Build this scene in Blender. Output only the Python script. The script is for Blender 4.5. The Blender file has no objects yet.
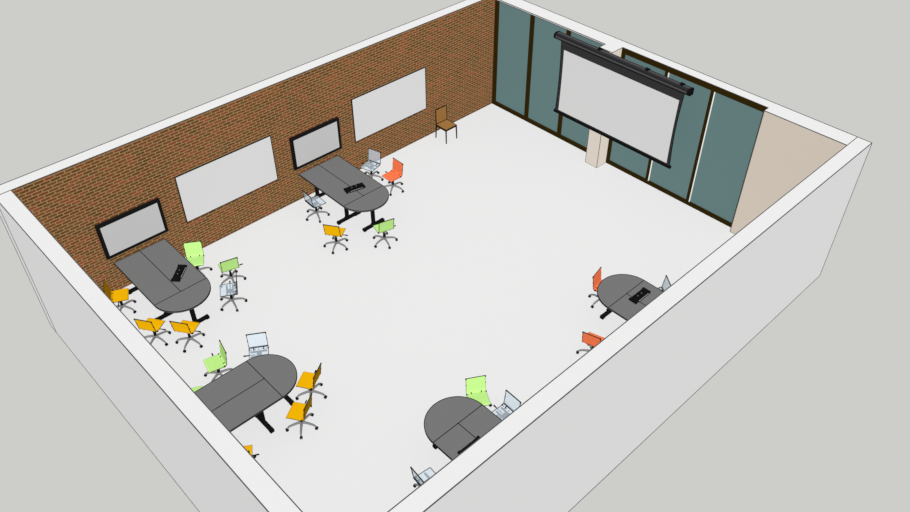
import bpy, bmesh, math, random
from mathutils import Vector, Matrix
sc = bpy.context.scene
COL = sc.collection
L, W, H, Z0 = 12.90, 10.12, 3.353, -0.291       # inner room size, wall height, underside of the slab
TL, TN, TB, TW = .305, .305, .311, .451         # wall thicknesses
GX = 13.05                                      # front plane of the window frames
PI = math.pi

# ------------------------------------------------------------------ materials
def lin(c):
    c /= 255.0
    return c / 12.92 if c <= .04045 else ((c + .055) / 1.055) ** 2.4
def newmat(name):
    m = bpy.data.materials.new(name); m.use_nodes = True
    nt = m.node_tree; nt.nodes.clear()
    return m, nt, nt.nodes.new('ShaderNodeOutputMaterial')
def paint(name, rgb, E=2.77, vary=.02):
    """matte paint that reads as rgb on a face with irradiance E; a faint noise keeps it from being dead flat"""
    m, nt, out = newmat(name)
    d = nt.nodes.new('ShaderNodeBsdfDiffuse')
    base = [lin(c) / (E * 2) for c in rgb]
    tc = nt.nodes.new('ShaderNodeTexCoord'); nz = nt.nodes.new('ShaderNodeTexNoise'); nz.inputs['Scale'].default_value = 6
    mx = nt.nodes.new('ShaderNodeMix'); mx.data_type = 'RGBA'
    nt.links.new(tc.outputs['Object'], nz.inputs['Vector']); nt.links.new(nz.outputs['Fac'], mx.inputs['Factor'])
    mx.inputs['A'].default_value = (*[b * (1 - vary) for b in base], 1)
    mx.inputs['B'].default_value = (*[b * (1 + vary) for b in base], 1)
    nt.links.new(mx.outputs['Result'], d.inputs['Color']); nt.links.new(d.outputs[0], out.inputs[0])
    return m
def glassy(name, rgb, opacity, tint, E=2.2):
    m, nt, out = newmat(name)
    d = nt.nodes.new('ShaderNodeBsdfDiffuse'); d.inputs['Color'].default_value = (*[lin(c) / (E * 2) for c in rgb], 1)
    t = nt.nodes.new('ShaderNodeBsdfTransparent'); t.inputs['Color'].default_value = (*tint, 1)
    mx = nt.nodes.new('ShaderNodeMixShader'); mx.inputs[0].default_value = opacity
    nt.links.new(t.outputs[0], mx.inputs[1]); nt.links.new(d.outputs[0], mx.inputs[2]); nt.links.new(mx.outputs[0], out.inputs[0])
    return m
def brick_mat():
    m, nt, out = newmat('red_brown_brick')
    N = nt.nodes.new; K = nt.links.new
    tc = N('ShaderNodeTexCoord'); mp = N('ShaderNodeMapping'); mp.inputs['Rotation'].default_value = (PI / 2, 0, 0)
    K(tc.outputs['Object'], mp.inputs['Vector'])
    b = N('ShaderNodeTexBrick'); b.offset = .5
    b.inputs['Scale'].default_value = 1; b.inputs['Brick Width'].default_value = .203; b.inputs['Row Height'].default_value = .0677
    b.inputs['Mortar Size'].default_value = .0105; b.inputs['Mortar Smooth'].default_value = .1
    b.inputs['Color1'].default_value = (0, 0, 0, 1); b.inputs['Color2'].default_value = (1, 1, 1, 1); b.inputs['Mortar'].default_value = (.5, .5, .5, 1)
    K(mp.outputs[0], b.inputs['Vector'])
    E = 4.4
    r = N('ShaderNodeValToRGB'); e = r.color_ramp.elements
    stops = [(0, (90, 64, 36)), (.22, (106, 66, 34)), (.42, (116, 68, 38)), (.6, (100, 72, 42)), (.8, (118, 68, 38)), (1, (138, 72, 48))]
    e[0].position = 0; e[1].position = 1
    for p, c in stops[1:-1]: e.new(p)
    for el, (p, c) in zip(sorted(e, key=lambda q: q.position), stops): el.color = (*[lin(v) / E for v in c], 1)
    K(b.outputs['Color'], r.inputs[0])
    nz = N('ShaderNodeTexNoise'); nz.inputs['Scale'].default_value = 1.3; nz.inputs['Detail'].default_value = 3
    K(tc.outputs['Object'], nz.inputs['Vector'])
    mr = N('ShaderNodeMapRange'); mr.inputs['From Min'].default_value = .3; mr.inputs['From Max'].default_value = .7
    mr.inputs['To Min'].default_value = .86; mr.inputs['To Max'].default_value = 1.14
    K(nz.outputs['Fac'], mr.inputs['Value'])
    mul = N('ShaderNodeMix'); mul.data_type = 'RGBA'; mul.blend_type = 'MULTIPLY'; mul.inputs['Factor'].default_value = 1
    K(r.outputs[0], mul.inputs['A']); K(mr.outputs[0], mul.inputs['B'])
    n2 = N('ShaderNodeTexNoise'); n2.inputs['Scale'].default_value = 38; n2.inputs['Detail'].default_value = 2
    K(tc.outputs['Object'], n2.inputs['Vector'])
    m2 = N('ShaderNodeMapRange'); m2.inputs['From Min'].default_value = .3; m2.inputs['From Max'].default_value = .7
    m2.inputs['To Min'].default_value = .72; m2.inputs['To Max'].default_value = 1.3; K(n2.outputs['Fac'], m2.inputs['Value'])
    mul2 = N('ShaderNodeMix'); mul2.data_type = 'RGBA'; mul2.blend_type = 'MULTIPLY'; mul2.inputs['Factor'].default_value = 1
    K(mul.outputs['Result'], mul2.inputs['A']); K(m2.outputs[0], mul2.inputs['B'])
    mm = N('ShaderNodeMix'); mm.data_type = 'RGBA'; mm.inputs['B'].default_value = (*[lin(v) / E for v in (154, 126, 88)], 1)
    K(b.outputs['Fac'], mm.inputs['Factor']); K(mul2.outputs['Result'], mm.inputs['A'])
    d = N('ShaderNodeBsdfDiffuse'); K(mm.outputs['Result'], d.inputs['Color']); K(d.outputs[0], out.inputs[0])
    return m
M = dict(
    wall=paint('white_wall_paint', (236, 236, 236), vary=.004), top=paint('white_wall_top', (238, 238, 238), vary=.004),
    floor=paint('pale_floor', (236, 236, 236), vary=.004),
    line=paint('dark_edge_line', (88, 88, 88)), brick=brick_mat(), beige=paint('beige_plaster', (204, 193, 179), E=2.1, vary=.006),
    pier=paint('beige_column_plaster', (215, 205, 193), E=2.1, vary=.006),
    frame=paint('dark_brown_window_frame', (46, 34, 8), E=2.1), strip=paint('white_mullion_edge', (240, 240, 236), E=2.2),
    glass=glassy('teal_window_glass', (101, 127, 127), .9, (.35, .5, .5), E=2.1),
    tvframe=paint('black_bezel', (24, 24, 24), E=2.2), tv=paint('grey_display', (192, 192, 192), E=2.24, vary=.01),
    board=paint('whiteboard_surface', (215, 215, 215), E=2.24, vary=.006), trim=paint('black_edge_trim', (22, 22, 24), E=2.2),
    screen=paint('projection_fabric', (208, 208, 208), E=2.1, vary=.004), scrblack=paint('black_screen_masking', (50, 50, 51), E=2.1),
    housing=paint('charcoal_housing', (44, 44, 46), E=2.3), groove=paint('housing_grey_band', (84, 82, 84), E=2.3),
    table=paint('grey_laminate', (120, 120, 120), vary=.01), black=paint('black_metal', (20, 20, 20), E=2.3), dark=paint('near_black_edge', (30, 30, 30)),
    grey=paint('grey_cast_metal', (122, 122, 122), E=2.5), seam=paint('dark_seam', (40, 40, 40)),
    yellow=paint('yellow_shell', (243, 181, 6), E=2.7), green=paint('lime_green_shell', (190, 238, 138), E=2.7), orange=paint('orange_shell', (242, 118, 74), E=2.5),
    clear=glassy('clear_blue_shell', (212, 224, 234), .27, (.92, .955, .98), E=2.4),
    piping=paint('dark_piping', (52, 50, 40)), wood=paint('brown_plywood', (150, 108, 58), E=2.4, vary=.05), frameblk=paint('dark_chair_frame', (40, 30, 24), E=2.3),
    silver=paint('silver_detail', (170, 170, 170)),
)

# ------------------------------------------------------------------ mesh helpers
class MB:
    def __init__(s): s.bm = bmesh.new(); s.mats = []
    def mi(s, m):
        if m not in s.mats: s.mats.append(m)
        return s.mats.index(m)
    def box(s, x0, x1, y0, y1, z0, z1, m, top=None, faces=None):
        v = [s.bm.verts.new((x, y, z)) for x in (x0, x1) for y in (y0, y1) for z in (z0, z1)]
        F = {'-x': (0, 1, 3, 2), '+x': (4, 6, 7, 5), '-y': (0, 4, 5, 1), '+y': (2, 3, 7, 6), '-z': (0, 2, 6, 4), '+z': (1, 5, 7, 3)}
        for k, f in F.items():
            fa = s.bm.faces.new([v[i] for i in f])
            fa.material_index = s.mi((faces or {}).get(k, top if (top and k == '+z') else m))
        return s
    def bar(s, a, b, w, m, h=None):
        """square bar from a to b"""
        a, b = Vector(a), Vector(b); d = b - a
        if d.length < 1e-6: return s
        h = h or w
        up = Vector((0, 0, 1)) if abs(d.normalized().z) < .95 else Vector((0, 1, 0))
        x = d.cross(up).normalized(); y = x.cross(d).normalized()
        i = s.mi(m); r = []
        for p in (a, b): r.append([s.bm.verts.new(p + x * sx * w / 2 + y * sy * h / 2) for sx, sy in ((-1, -1), (1, -1), (1, 1), (-1, 1))])
        for k in range(4): s.bm.faces.new((r[0][k], r[0][(k + 1) % 4], r[1][(k + 1) % 4], r[1][k])).material_index = i
        s.bm.faces.new(r[0][::-1]).material_index = i; s.bm.faces.new(r[1]).material_index = i
        return s
    def path(s, pts, w, m, close=False):
        pts = list(pts)
        for a, b in zip(pts, pts[1:] + ([pts[0]] if close else [])): s.bar(a, b, w, m)
        return s
    def tube(s, pts, rad, m, n=8):
        pts = [Vector(p) for p in pts]; i = s.mi(m); rings = []
        for k, p in enumerate(pts):
            d = (pts[min(k + 1, len(pts) - 1)] - pts[max(k - 1, 0)]).normalized()
            up = Vector((0, 0, 1)) if abs(d.z) < .9 else Vector((1, 0, 0))
            x = d.cross(up).normalized(); y = x.cross(d).normalized(); r = rad[k] if isinstance(rad, (list, tuple)) else rad
            rings.append([s.bm.verts.new(p + x * r * math.cos(2 * PI * j / n) + y * r * math.sin(2 * PI * j / n)) for j in range(n)])
        for a, b in zip(rings, rings[1:]):
            for j in range(n): s.bm.faces.new((a[j], a[(j + 1) % n], b[(j + 1) % n], b[j])).material_index = i
        s.bm.faces.new(rings[0][::-1]).material_index = i; s.bm.faces.new(rings[-1]).material_index = i
        return s
    def prism(s, poly, axis, a, b, m, top=None):
        """extrude a 2D polygon along axis from a to b"""
        def P(u, v, w): return {'z': (u, v, w), 'y': (u, w, v), 'x': (w, u, v)}[axis]
        lo = [s.bm.verts.new(P(u, v, a)) for u, v in poly]; hi = [s.bm.verts.new(P(u, v, b)) for u, v in poly]
        i = s.mi(m); n = len(poly)
        for k in range(n): s.bm.faces.new((lo[k], lo[(k + 1) % n], hi[(k + 1) % n], hi[k])).material_index = i
        s.bm.faces.new(lo[::-1]).material_index = i; s.bm.faces.new(hi).material_index = s.mi(top or m)
        return s
    def build(s, name, parent=None, loc=None):
        bmesh.ops.recalc_face_normals(s.bm, faces=s.bm.faces)
        me = bpy.data.meshes.new(name); s.bm.to_mesh(me); s.bm.free()
        for m in s.mats: me.materials.append(m)
        o = bpy.data.objects.new(name, me); COL.objects.link(o)
        if loc: o.location = loc
        if parent: o.parent = parent
        return o
def struct(mb, name, parent=None):
    o = mb.build(name, parent); o['kind'] = 'structure'; return o
def tag(o, label, cat, group=None):
    o['label'] = label; o['category'] = cat
    if group: o['group'] = group
    return o
def thing(name, label, cat, loc=(0, 0, 0), rz=0, group=None):
    o = bpy.data.objects.new(name, None); COL.objects.link(o); o.location = loc; o.rotation_euler = (0, 0, rz); o.empty_display_size = .2
    return tag(o, label, cat, group)
EW = .014

# ------------------------------------------------------------------ room shell
X1 = L + TW
b = MB(); b.box(0, GX, 0, W, Z0, 0, M['wall'], M['floor'])
b.bar((0, W, 0), (GX, W, 0), EW, M['line']); b.bar((L, 0, 0), (L, 1.87, 0), EW, M['line']); b.bar((0, 0, 0), (L, 0, 0), EW, M['line']); b.bar((0, 0, 0), (0, W, 0), EW, M['line'])
struct(b, 'floor')
# brick wall with a plain white top and back
b = MB(); b.box(-TL, X1, W, W + TB, Z0, H, M['wall'], M['top'], {'-y': M['brick']})
b.box(-TL, 0, W - .002, W, Z0, H, M['wall'], M['top']); b.box(GX + .12, X1, W - .002, W, Z0, H, M['wall'], M['top'])
for p, q in (((-TL, W, H), (L, W, H)), ((-TL, W + TB, H), (X1, W + TB, H)), ((-TL, W, Z0), (-TL, W, H)), ((-TL, W + TB, Z0), (-TL, W + TB, H)),
             ((-TL, W, Z0), (-TL, W + TB, Z0)), ((-TL, W, H), (-TL, W + TB, H)), ((X1, W + TB, Z0), (X1, W + TB, H)), ((-TL, W + TB, Z0), (X1, W + TB, Z0))):
    b.bar(p, q, EW, M['line'])
struct(b, 'wall_back')
b = MB(); b.box(-TL, 0, 0, W - .002, Z0, H, M['wall'], M['top'])
for p, q in (((0, 0, H), (0, W, H)), ((-TL, 0, H), (-TL, W, H)), ((-TL, 0, Z0), (-TL, W, Z0))): b.bar(p, q, EW, M['line'])
struct(b, 'wall_left')
b = MB(); b.box(-TL, X1, -TN, 0, Z0, H, M['wall'], M['top'])
for p, q in (((0, 0, H), (X1, 0, H)), ((-TL, -TN, H), (X1, -TN, H)), ((-TL, -TN, Z0), (X1, -TN, Z0)), ((X1, -TN, Z0), (X1, -TN, H)), ((X1, -TN, H), (X1, 0, H)),
             ((X1, -TN, Z0), (X1, 0, Z0)), ((-TL, -TN, Z0), (-TL, -TN, H))): b.bar(p, q, EW, M['line'])
struct(b, 'wall_front')
# window wall: solid beige stretch, sill, and head beam over each glazed bay
YR, YP0, YP1, PX = 1.87, 5.81, 6.20, 12.67
FD, FW = .12, .085
b = MB()
b.box(L, X1, 0, YR, Z0, H, M['wall'], M['top'], {'-x': M['beige']})
b.box(GX, X1, YR, W - .002, Z0, 0, M['wall'])
b.box(GX + .02, X1, YR, YP0, H - .135, H, M['wall'], M['top'])
b.box(L, X1, YP1, W - .002, H - .035, H, M['wall'], M['top'])
for p, q in (((L, 0, H), (L, YR, H)), ((X1, 0, H), (X1, W, H)), ((L, YP1, H), (L, W, H)), ((L, YP1, H - .035), (L, W, H - .035)), ((L, YR, 0), (L, YR, H)),
             ((L, YR, 0), (GX, YR, 0)), ((GX + .02, YR, H), (GX + .02, YP0, H)), ((X1, 0, Z0), (X1, 0, H)), ((X1, 0, Z0), (X1, W, Z0))):
    b.bar(p, q, EW, M['line'])
struct(b, 'wall_right')
b = MB(); b.box(PX, X1, YP0, YP1, 0, H, M['pier'], M['top'])
for p, q in (((PX, YP0, 0), (PX, YP0, H)), ((PX, YP1, 0), (PX, YP1, H)), ((PX, YP0, 0), (PX, YP1, 0)), ((PX, YP0, 0), (GX, YP0, 0)), ((PX, YP0, H), (PX, YP1, H)), ((PX, YP0, H), (GX, YP0, H)),
             ((PX, YP1, H), (L, YP1, H))):
    b.bar(p, q, .011, M['line'])
struct(b, 'trim_1')

def window(name, y0, y1, mulls, ztop, white, top=.095, tdepth=FD, low=FW, gx=.09):
    """y0 < y1; mulls are the centre lines of the mullions"""
    r = MB()
    fx0, fx1 = GX, GX + FD
    r.box(fx0, fx1, y0, y1, 0, low, M['frame']); r.box(fx0, fx0 + tdepth, y0, y1, ztop - top, ztop, M['frame'])
    r.box(fx0, fx1, y0, y0 + FW, low, ztop - top, M['frame']); r.box(fx0, fx1, y1 - FW, y1, low, ztop - top, M['frame'])
    for z in (low,): r.bar((fx0, y0, z), (fx0, y1, z), .008, M['black'])
    root = struct(r, name)
    edges = [y0 + FW / 2] + sorted(mulls) + [y1 - FW / 2]
    for y in mulls:
        m = MB().box(fx0, fx1, y - FW / 2, y + FW / 2, low, ztop - top, M['frame']).build('mullion', root)
        if white:
            MB().box(fx0 + .004, fx0 + gx - .002, y - FW / 2 - .006, y - FW / 2, low, ztop - top, M['strip']).build('edge_strip', m)
    for a, c in zip(edges, edges[1:]):
        MB().box(fx0 + gx, fx0 + gx + .012, a + FW / 2, c - FW / 2, low, ztop - top, M['glass']).build('glass_pane', root)
    return root
window('window_1', YP1, W - .002, [8.77, 7.52], H - .036, False)
window('window_2', YR, YP0, [4.48, 3.23], H, True, .135, .02, .1, .055)

# ------------------------------------------------------------------ wall-hung boards and displays
def whiteboard(x, label):
    t = thing('whiteboard', label, 'whiteboard', (x, W, 1.52), group='whiteboards on the brick wall')
    w, h, d = 1.22, .612, .02
    MB().box(-w, w, -d, 0, -h, h, M['board']).build('writing_surface', t)
    f = MB(); e = .018
    for y in (-d - .002,):
        f.box(-w - e, w + e, y - .004, -.001, h, h + e, M['trim']); f.box(-w - e, w + e, y - .004, -.001, -h - e, -h, M['trim'])
        f.box(-w - e, -w, y - .004, -.001, -h, h, M['trim']); f.box(w, w + e, y - .004, -.001, -h, h, M['trim'])
    f.build('edge_frame', t)
whiteboard(4.335, 'large white whiteboard on the brick wall between the two black framed displays')
whiteboard(9.20, 'large white whiteboard on the brick wall, the one nearer the wooden chair')
def display(x, label):
    t = thing('wall_display', label, 'display', (x, W, 1.392), group='black framed displays on the brick wall')
    w, h, d, e = .722, .452, .07, .072
    MB().box(-w, w, -d + .02, -.001, -h, h, M['tvframe']).build('back_housing', t)
    MB().box(-w + e, w - e, -d + .004, -d + .02, -h + e, h - e, M['tv']).build('screen_panel', t)
    f = MB()
    f.box(-w, w, -d, -d + .02, h - e, h, M['tvframe']).box(-w, w, -d, -d + .02, -h, -h + e, M['tvframe'])
    f.box(-w, -w + e, -d, -d + .02, -h + e, h - e, M['tvframe']).box(w - e, w, -d, -d + .02, -h + e, h - e, M['tvframe'])
    f.build('bezel', t)
display(1.905, 'black framed grey display over the meeting table beside the left wall')
display(6.775, 'black framed grey display between the two whiteboards, above the middle meeting table')

# ------------------------------------------------------------------ projection screen
t = thing('projection_screen', 'large pulled-down projection screen with black masking in front of the windows', 'projection screen', (12.5, 5.42, 0))
def sy(y): return y - 5.42
hs = MB()
prof = [(-.085, 3.275), (-.075, 3.25), (-.02, 3.22), (.10, 3.22), (.10, 3.37), (-.02, 3.385), (-.075, 3.36), (-.085, 3.335)]
hs.prism(prof, 'y', sy(3.50), sy(7.40), M['housing'])
hs.box(-.089, -.083, sy(3.50), sy(7.40), 3.285, 3.325, M['groove']); hs.box(-.01, .03, sy(3.50), sy(7.40), 3.38, 3.388, M['groove'])
for z, x in ((3.25, -.077), (3.278, -.088), (3.332, -.088), (3.362, -.077)): hs.bar((x, sy(3.50), z), (x, sy(7.40), z), .008, M['black'])
housing = hs.build('housing', t)
for y in (3.48, 7.42):
    e = MB().prism([(u * 1.06, 3.3 + (v - 3.3) * 1.06) for u, v in prof], 'y', sy(y) - .03, sy(y) + .03, M['black'])
    e.build('end_cap', housing)
for y in (3.72, 4.68, 6.08):
    k = MB().box(-.03, .09, sy(y) - .045, sy(y) + .045, 3.37, 3.392, M['black'])
    k.box(-.01, .06, sy(y) - .04, sy(y) - .022, 3.39, 3.43, M['black']).box(-.01, .06, sy(y) + .022, sy(y) + .04, 3.39, 3.43, M['black'])
    k.build('bracket', t)
MB().box(.10, PX - 12.5, sy(5.9), sy(6.1), 3.23, 3.34, M['black']).build('mounting_arm', t)
# fabric: bowed sides, so the side lines curve in between the top and the bottom bar
n = 12; ZT, ZB = 3.23, 1.235
def side(y0, s):   # s=+1 far side (larger y), -1 near side
    return [(sy(y0) - s * (.03 if s > 0 else .045) * math.sin(PI * k / n) ** 1, ZT + (ZB - ZT) * k / n) for k in range(n + 1)]
far, near = side(7.25, 1), side(3.60, -1)
fb = MB(); fb.prism(far + near[::-1], 'x', -.004, .004, M['scrblack']); fb.build('masking_border', t)
pf = MB()
wy = lambda pts, s, off: [(y - s * off, z) for y, z in pts]
inner = [(sy(7.145), 3.00), (sy(3.70), 3.00)] + [(sy(3.70) + .012 * math.sin(PI * k / n), 3.0 + (1.285 - 3.0) * k / n) for k in range(1, n + 1)] + \
        [(sy(7.145) - .012 * math.sin(PI * k / n), 3.0 + (1.285 - 3.0) * k / n) for k in range(n, 0, -1)]
pf.prism(inner, 'x', -.008, -.005, M['screen']); pf.build('screen_fabric', t)
for pts, s in ((far, 1), (near, -1)):
    tb = MB()
    P = [(-.008, y, z) for y, z in pts]
    tb.path(P, .012, M['black'])
    for y, z in pts[1:-1]: tb.bar((-.009, y, z), (-.009, y - s * .05, z), .01, M['black'])
    tb.build('tension_cord', t)
bb = MB().box(-.03, .03, sy(3.57), sy(7.29), 1.185, 1.25, M['black']); bb.build('bottom_bar', t)

# ------------------------------------------------------------------ meeting tables
TH = .75
def make_table():
    """origin on the floor under the middle of the joint; rectangle runs to +y 1.83 m, half-round end to -y"""
    t = thing('meeting_table', 'x', 'table')
    r, l, e, th = .605, 1.81, .014, .03
    for s in (-1, 1):
        p = MB(); x0, x1 = sorted((0, s * r))
        p.box(x0 + .001, x1 - .001, 0, l, TH - th, TH, M['table'])
        z = TH - .003
        for a, c in (((0, 0, z), (s * r, 0, z)), ((s * r, 0, z), (s * r, l, z)), ((0, l, z), (s * r, l, z)), ((0, 0, z), (0, l, z))): p.bar(a, c, e, M['dark'])
        p.bar((s * r, 0, TH - th), (s * r, l, TH - th), .008, M['dark']); p.bar((s*r, 0, TH-th), (0, 0, TH-th), .008, M['dark'])
        p.build('rectangular_top', t)
    arc = [(r * math.cos(PI + PI * k / 36), r * math.sin(PI + PI * k / 36)) for k in range(37)]
    p = MB(); p.prism(arc, 'z', TH - th, TH, M['table'])
    p.path([(x, y, TH - .003) for x, y in arc], e, M['dark']); p.path([(x, y, TH - th) for x, y in arc], .008, M['dark'])
    p.bar((-.02, 0, TH + .001), (.02, 0, TH + .001), .016, M['dark'])
    p.build('half_round_top', t)
    def leg(x, y, hw, skew=0):
        g = MB().box(x - .045, x + .045, y - .025, y + .025, .06, TH - th, M['black'])
        g.prism([(x - .09, TH - th), (x + .09, TH - th), (x + .04, TH - th - .07), (x - .04, TH - th - .07)], 'y', y - .02, y + .02, M['black'])
        lg = g.build('leg', t)
        f = MB().box(x - hw + .04, x + hw - .04, y - .04, y + .04, .015, .07, M['black'])
        f.prism([(x - .10, .065), (x + .10, .065), (x + .04, .13), (x - .04, .13)], 'y', y - .02, y + .02, M['black'])
        for s in (-1, 1):
            f.box(x + s * (hw - .03) - .035, x + s * (hw - .03) + .035, y - .042, y + .042, 0, .072, M['black'])
        f.build('foot', lg)
    for x in (-.305, .305):
        leg(x, .34, .29); leg(x, 1.56, .29)
    leg(0, -.31, .31)
    return t
def copy_tree(o, parent=None):
    c = o.copy(); COL.objects.link(c); c.parent = parent
    for ch in list(o.children): copy_tree(ch, c)
    return c
tab0 = make_table()
TG = 'grey half-round ended meeting tables'
for i, (x, y, rz, lab) in enumerate([
    (1.90, 8.297, 0, 'grey half-round ended meeting table below the display closest to the left wall'),
    (6.775, 8.297, 0, 'grey half-round ended meeting table below the display between the whiteboards'),
    (1.835, 5.08, PI / 2, 'grey half-round ended meeting table standing end-on to the left wall, no device on it'),
    (8.61, 1.835, PI, 'grey half-round ended meeting table at the near wall with orange chairs around it'),
    (3.755, 1.835, PI, 'grey half-round ended meeting table at the near wall beside the lime green chair')]):
    t = tab0 if i == 0 else copy_tree(tab0)
    t.location = (x, y, 0); t.rotation_euler = (0, 0, rz); tag(t, lab, 'table', TG)

# ------------------------------------------------------------------ tabletop devices
def make_device():
    t = thing('connection_box', 'x', 'device')
    b = MB().box(-.22, .22, -.078, .078, .012, .05, M['black'])
    for k in range(7):
        x = -.19 + k * .063
        b.box(x - .024, x + .024, -.065, .07, .05, .062 + .008 * (k % 2), M['black'])
    for x in (-.12, -.07, .05): b.box(x - .01, x + .01, -.01, .01, .058, .0665, M['grey'])
    b.build('casing', t)
    for s in (-1, 1): MB().box(s * .225 - .025, s * .225 + .025, -.095, .095, 0, .045, M['black']).build('end_foot', t)
    MB().box(-.17, .19, -.099, -.079, 0, .03, M['black']).box(-.15, .18, -.096, -.086, .03, .034, M['silver']).build('front_rail', t)
    return t
d0 = make_device()
for i, (x, y, rz, lab) in enumerate([
    (2.15, 8.81, math.radians(43), 'black boxy device lying diagonally on the table below the display closest to the left wall'),
    (6.79, 8.66, math.radians(-12.5), 'black boxy device lying askew on the table below the display between the whiteboards'),
    (8.735, 1.595, 0, 'black boxy device lying straight on the table with orange chairs'),
    (3.55, 1.285, 0, 'black boxy device partly hidden by the near wall on the table beside the lime chair')]):
    t = d0 if i == 0 else copy_tree(d0)
    t.location = (x, y, TH + .006); t.rotation_euler = (0, 0, rz); tag(t, lab, 'device', 'black devices on the meeting tables')

# ------------------------------------------------------------------ swivel chairs (facing local +y)
def shell(pts, hw, thick, mat, mb, edge, left=True):
    """sweep a profile (y,z) list across the width"""
    i = mb.mi(mat); up = []; dn = []
    P = [Vector((0, y, z)) for y, z in pts]
    for k, p in enumerate(P):
        d = (P[min(k + 1, len(P) - 1)] - P[max(k - 1, 0)]).normalized(); nrm = Vector((0, -d.z, d.y))
        w = hw[k] if isinstance(hw, list) else hw
        up.append([mb.bm.verts.new((s * w, p.y, p.z)) for s in (-1, 1)])
        q = p + nrm * thick
        dn.append([mb.bm.verts.new((s * w, q.y, q.z)) for s in (-1, 1)])
    for k in range(len(P) - 1):
        a, c, e, f = up[k], up[k + 1], dn[k], dn[k + 1]
        for quad in ((a[0], a[1], c[1], c[0]), (e[1], e[0], f[0], f[1]), (a[0], c[0], f[0], e[0]), (a[1], e[1], f[1], c[1])):
            mb.bm.faces.new(quad).material_index = i
    mb.bm.faces.new((up[0][1], up[0][0], dn[0][0], dn[0][1])).material_index = i
    mb.bm.faces.new((up[-1][0], up[-1][1], dn[-1][1], dn[-1][0])).material_index = i
    W_ = lambda k: hw[k] if isinstance(hw, list) else hw
    for s in (-1, 1): mb.path([(s * W_(k), p.y, p.z) for k, p in enumerate(P)], edge, M['piping'])
def make_chair(kind):
    mat = M[kind]; clear = kind == 'clear'
    t = thing('swivel_chair', 'x', 'chair')
    ed = .013 if clear else .011
    s = MB(); seatp = [(.195, .415), (.17, .425), (.05, .427), (-.08, .423), (-.12, .425)]
    shell(seatp, .188, -.008, mat, s, ed)
    s.bar((-.188, .195, .415), (.188, .195, .415), ed, M['piping'])
    s.build('seat', t)
    k = MB(); backp = [(-.12, .425), (-.15, .44), (-.166, .48), (-.183, .62), (-.205, .78)]
    shell(backp, .187, -.008, mat, k, ed)
    k.bar((-.187, -.205, .78), (.187, -.205, .78), ed * 1.3, M['piping'])
    for sx in (-1, 1):
        k.bar((sx * .187, -.181, .60), (sx * .187, -.185, .64), .016, M['dark']); k.bar((sx * .187, -.202, .755), (sx * .187, -.206, .785), .022, M['dark'])
    for j in range(5): k.bar((-.17 + j * .075, -.118, .428), (-.13 + j * .075, -.118, .428), .010, M['dark'])
    for sx in (-1, 1): k.bar((sx * .187, -.10, .425), (sx * .187, -.135, .432), .022, M['dark'])
    if clear: k.bar((-.187, -.16, .45), (.187, -.16, .45), .03, M['dark'])
    k.build('backrest', t)
    u = MB().box(-.045, .045, -.075, .06, .36, .40, M['black'])
    for y in (-.075, .055): u.box(-.165, .165, y - .017, y + .017, .395, .415, M['black'])
    for x in (-.1, .1): u.bar((x, -.075, .405), (x, -.15, .44), .02, M['black'])
    u.build('seat_support', t)
    MB().tube([(.07, -.012, .385), (.2, -.012, .39), (.29, -.012, .392)], [.010, .010, .011], M['black']).tube([(.25, -.012, .392), (.305, -.012, .393)], .014, M['black']).build('lever', t)
    MB().tube([(0, 0, .12), (0, 0, .25), (0, 0, .251), (0, 0, .37)], [.028, .028, .02, .02], M['black'], 12).build('gas_column', t)
    MB().tube([(0, 0, .09), (0, 0, .10), (0, 0, .145), (0, 0, .155)], [.03, .042, .038, .026], M['grey'], 14).build('hub', t)
    for j in range(5):
        a = math.radians(-90 + 72 * j); c, sn = math.cos(a), math.sin(a)
        pts = [(.03, .13), (.10, .128), (.18, .118), (.245, .10), (.282, .06)]
        lg = MB().tube([(r * c, r * sn, z) for r, z in pts], [.027, .024, .022, .020, .015], M['grey']).build('leg', t)
        w = MB(); px, py = -sn, c; q = .288
        for o in (-.014, .014):
            w.tube([(q * c + px * (o - .009), q * sn + py * (o - .009), .030), (q * c + px * (o + .009), q * sn + py * (o + .009), .030)], .030, M['black'], 12)
        w.tube([(.284 * c, .284 * sn, .03), (.284 * c, .284 * sn, .075)], .011, M['black'])
        w.build('caster', lg)
    return t
protos = {k: make_chair(k) for k in ('yellow', 'green', 'orange', 'clear')}
used = set()
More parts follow.
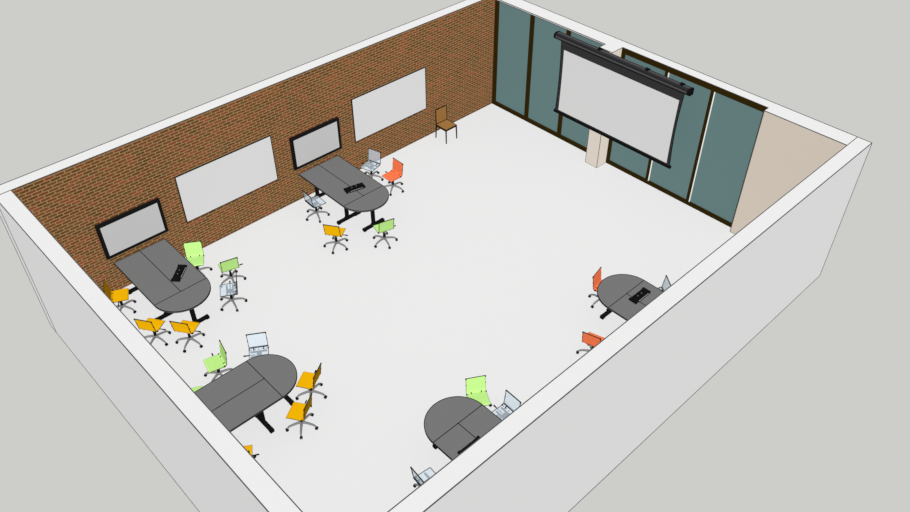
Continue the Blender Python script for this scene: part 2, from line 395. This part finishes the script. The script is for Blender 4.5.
CH = [
 ('yellow', .992, 9.455, 333.4, 'yellow swivel chair tucked in the corner by the brick wall and left wall'),
 ('yellow', 1.075, 8.136, 33.0, 'yellow swivel chair seen from behind, one base leg cut off by the left wall'),
 ('yellow', 1.564, 7.589, 33.8, 'yellow swivel chair seen from behind, all five base legs in view, beside a twin'),
 ('green', 2.768, 9.36, 238.6, 'lime green swivel chair against the brick wall, seat half under the table edge'),
 ('green', 3.20, 8.643, 74.7, 'lime green swivel chair turned away, directly behind a clear swivel chair'),
 ('clear', 2.814, 7.995, 150.0, 'clear swivel chair seen edge-on, directly in front of a lime green chair'),
 ('green', 1.496, 6.349, 167.1, 'lime green swivel chair sideways beside the end-on table, its whole seat visible'),
 ('clear', 2.243, 5.977, 237.8, 'clear swivel chair facing the half-round end of the table by the left wall'),
 ('green', .735, 5.93, 333.0, 'lime green chair almost hidden between the left wall top and end-on table'),
 ('yellow', 2.552, 4.712, 122.0, 'yellow swivel chair facing the half-round tip of the end-on table'),
 ('yellow', 1.983, 4.223, 122.7, 'yellow swivel chair beside the end-on table, seen in profile, second from the tip'),
 ('yellow', .675, 4.135, 58.0, 'yellow swivel chair hidden behind the left wall top, only a corner showing'),
 ('clear', 7.991, 9.554, 195.5, 'clear swivel chair against the brick wall beside the orange chair'),
 ('orange', 8.108, 8.819, 179.7, 'orange swivel chair near the brick wall beside a clear chair, fully in view'),
 ('clear', 6.008, 9.262, 356.7, 'clear swivel chair facing the long side of the table below the middle display'),
 ('yellow', 5.658, 7.989, 34.0, 'yellow swivel chair alone in front of the table below the middle display'),
 ('green', 6.578, 7.334, 74.7, 'lime green swivel chair in front of the rounded tip of the middle meeting table'),
 ('orange', 8.708, 2.468, 282.7, 'orange swivel chair pushed against the round end of the near-wall table'),
 ('orange', 7.322, 1.613, 15.8, 'orange swivel chair seen from behind, half hidden by the near wall top'),
 ('clear', 9.375, 1.56, 142.0, 'clear swivel chair mostly hidden by the near wall, across the table from orange chairs'),
 ('green', 4.606, 2.186, 239.7, 'lime green swivel chair facing the near-wall table with a clear chair next to it'),
 ('clear', 4.687, 1.575, 177.4, 'clear swivel chair next to the lime green chair at the near-wall table'),
 ('clear', 2.712, 1.497, 354.0, 'clear swivel chair facing the near-wall table from the side away from the lime green chair'),
]
for kind, x, y, deg, lab in CH:
    if kind in used: t = copy_tree(protos[kind])
    else: t = protos[kind]; used.add(kind)
    t.location = (x, y, 0); t.rotation_euler = (0, 0, math.radians(deg - 90))
    tag(t, lab, 'chair', 'swivel chairs around the meeting tables')

# ------------------------------------------------------------------ wooden side chair
t = thing('wooden_chair', 'brown wooden side chair with thin dark legs standing alone by the brick wall', 'chair', (10.765, 9.66, 0))
hw = .20
MB().box(-hw, hw, -.21, .19, .415, .437, M['wood']).path([(-hw, -.21, .43), (hw, -.21, .43), (hw, .19, .43), (-hw, .19, .43)], .018, M['frameblk'], True).build('seat', t)
b = MB()
b.prism([(.185, .45), (.20, .45), (.222, .885), (.207, .885)], 'x', -hw, hw, M['wood'])
b.path([(-hw, .185, .45), (hw, .185, .45), (hw, .207, .885), (-hw, .207, .885)], .018, M['frameblk'], True)
b.build('backrest', t)
for sx in (-1, 1):
    MB().tube([(sx * (hw - .008), -.20, .42), (sx * hw, -.215, 0)], [.021, .016], M['frameblk']).build('leg', t)
    MB().tube([(sx * hw, .212, .87), (sx * hw, .195, .45), (sx * hw, .19, .42), (sx * hw, .215, 0)], [.012, .016, .021, .016], M['frameblk']).build('leg', t)
MB().bar((-hw, -.2, .40), (hw, -.2, .40), .024, M['frameblk']).bar((-hw, .185, .40), (hw, .185, .40), .024, M['frameblk']) \
    .bar((-hw, -.2, .40), (-hw, .185, .40), .024, M['frameblk']).bar((hw, -.2, .40), (hw, .185, .40), .024, M['frameblk']).build('seat_rail', t)

# ------------------------------------------------------------------ light: two shadowless suns and an even grey sky
def sun(name, d, E):
    l = bpy.data.lights.new(name, 'SUN'); l.energy = E; l.angle = .05
    l.use_shadow = False
    try: l.cycles.cast_shadow = False
    except Exception: pass
    o = bpy.data.objects.new(name, l); COL.objects.link(o)
    o.rotation_euler = Vector(d).to_track_quat('Z', 'Y').to_euler(); o.location = (0, 0, 20)
def vec_sun(name, v):
    v = Vector(v); sun(name, v, v.length * PI)
vec_sun('sun_key', (-3.59, -3.87, 4.95))
vec_sun('sun_fill', (1.7, 1.7, 0.0))
w = bpy.data.worlds.new('even_grey_sky'); sc.world = w; w.use_nodes = True
bg = w.node_tree.nodes['Background']; bg.inputs[0].default_value = (lin(205), lin(205), lin(202), 1); bg.inputs[1].default_value = 1
sc.view_settings.view_transform = 'Standard'; sc.view_settings.look = 'None'; sc.view_settings.exposure = 0; sc.view_settings.gamma = 1

# ------------------------------------------------------------------ camera
AZ, EL, F = 0.81157653, -0.71141499, 813.4
cam = bpy.data.cameras.new('camera'); co = bpy.data.objects.new('camera', cam); COL.objects.link(co)
co.location = (-2.4795, -4.6516, 12.4245)
fwd = Vector((math.cos(AZ) * math.cos(EL), math.sin(AZ) * math.cos(EL), math.sin(EL)))
co.rotation_euler = fwd.to_track_quat('-Z', 'Y').to_euler()
cam.sensor_fit = 'HORIZONTAL'; cam.sensor_width = 36; cam.lens = 36 * F / 910; cam.clip_end = 200
sc.camera = co
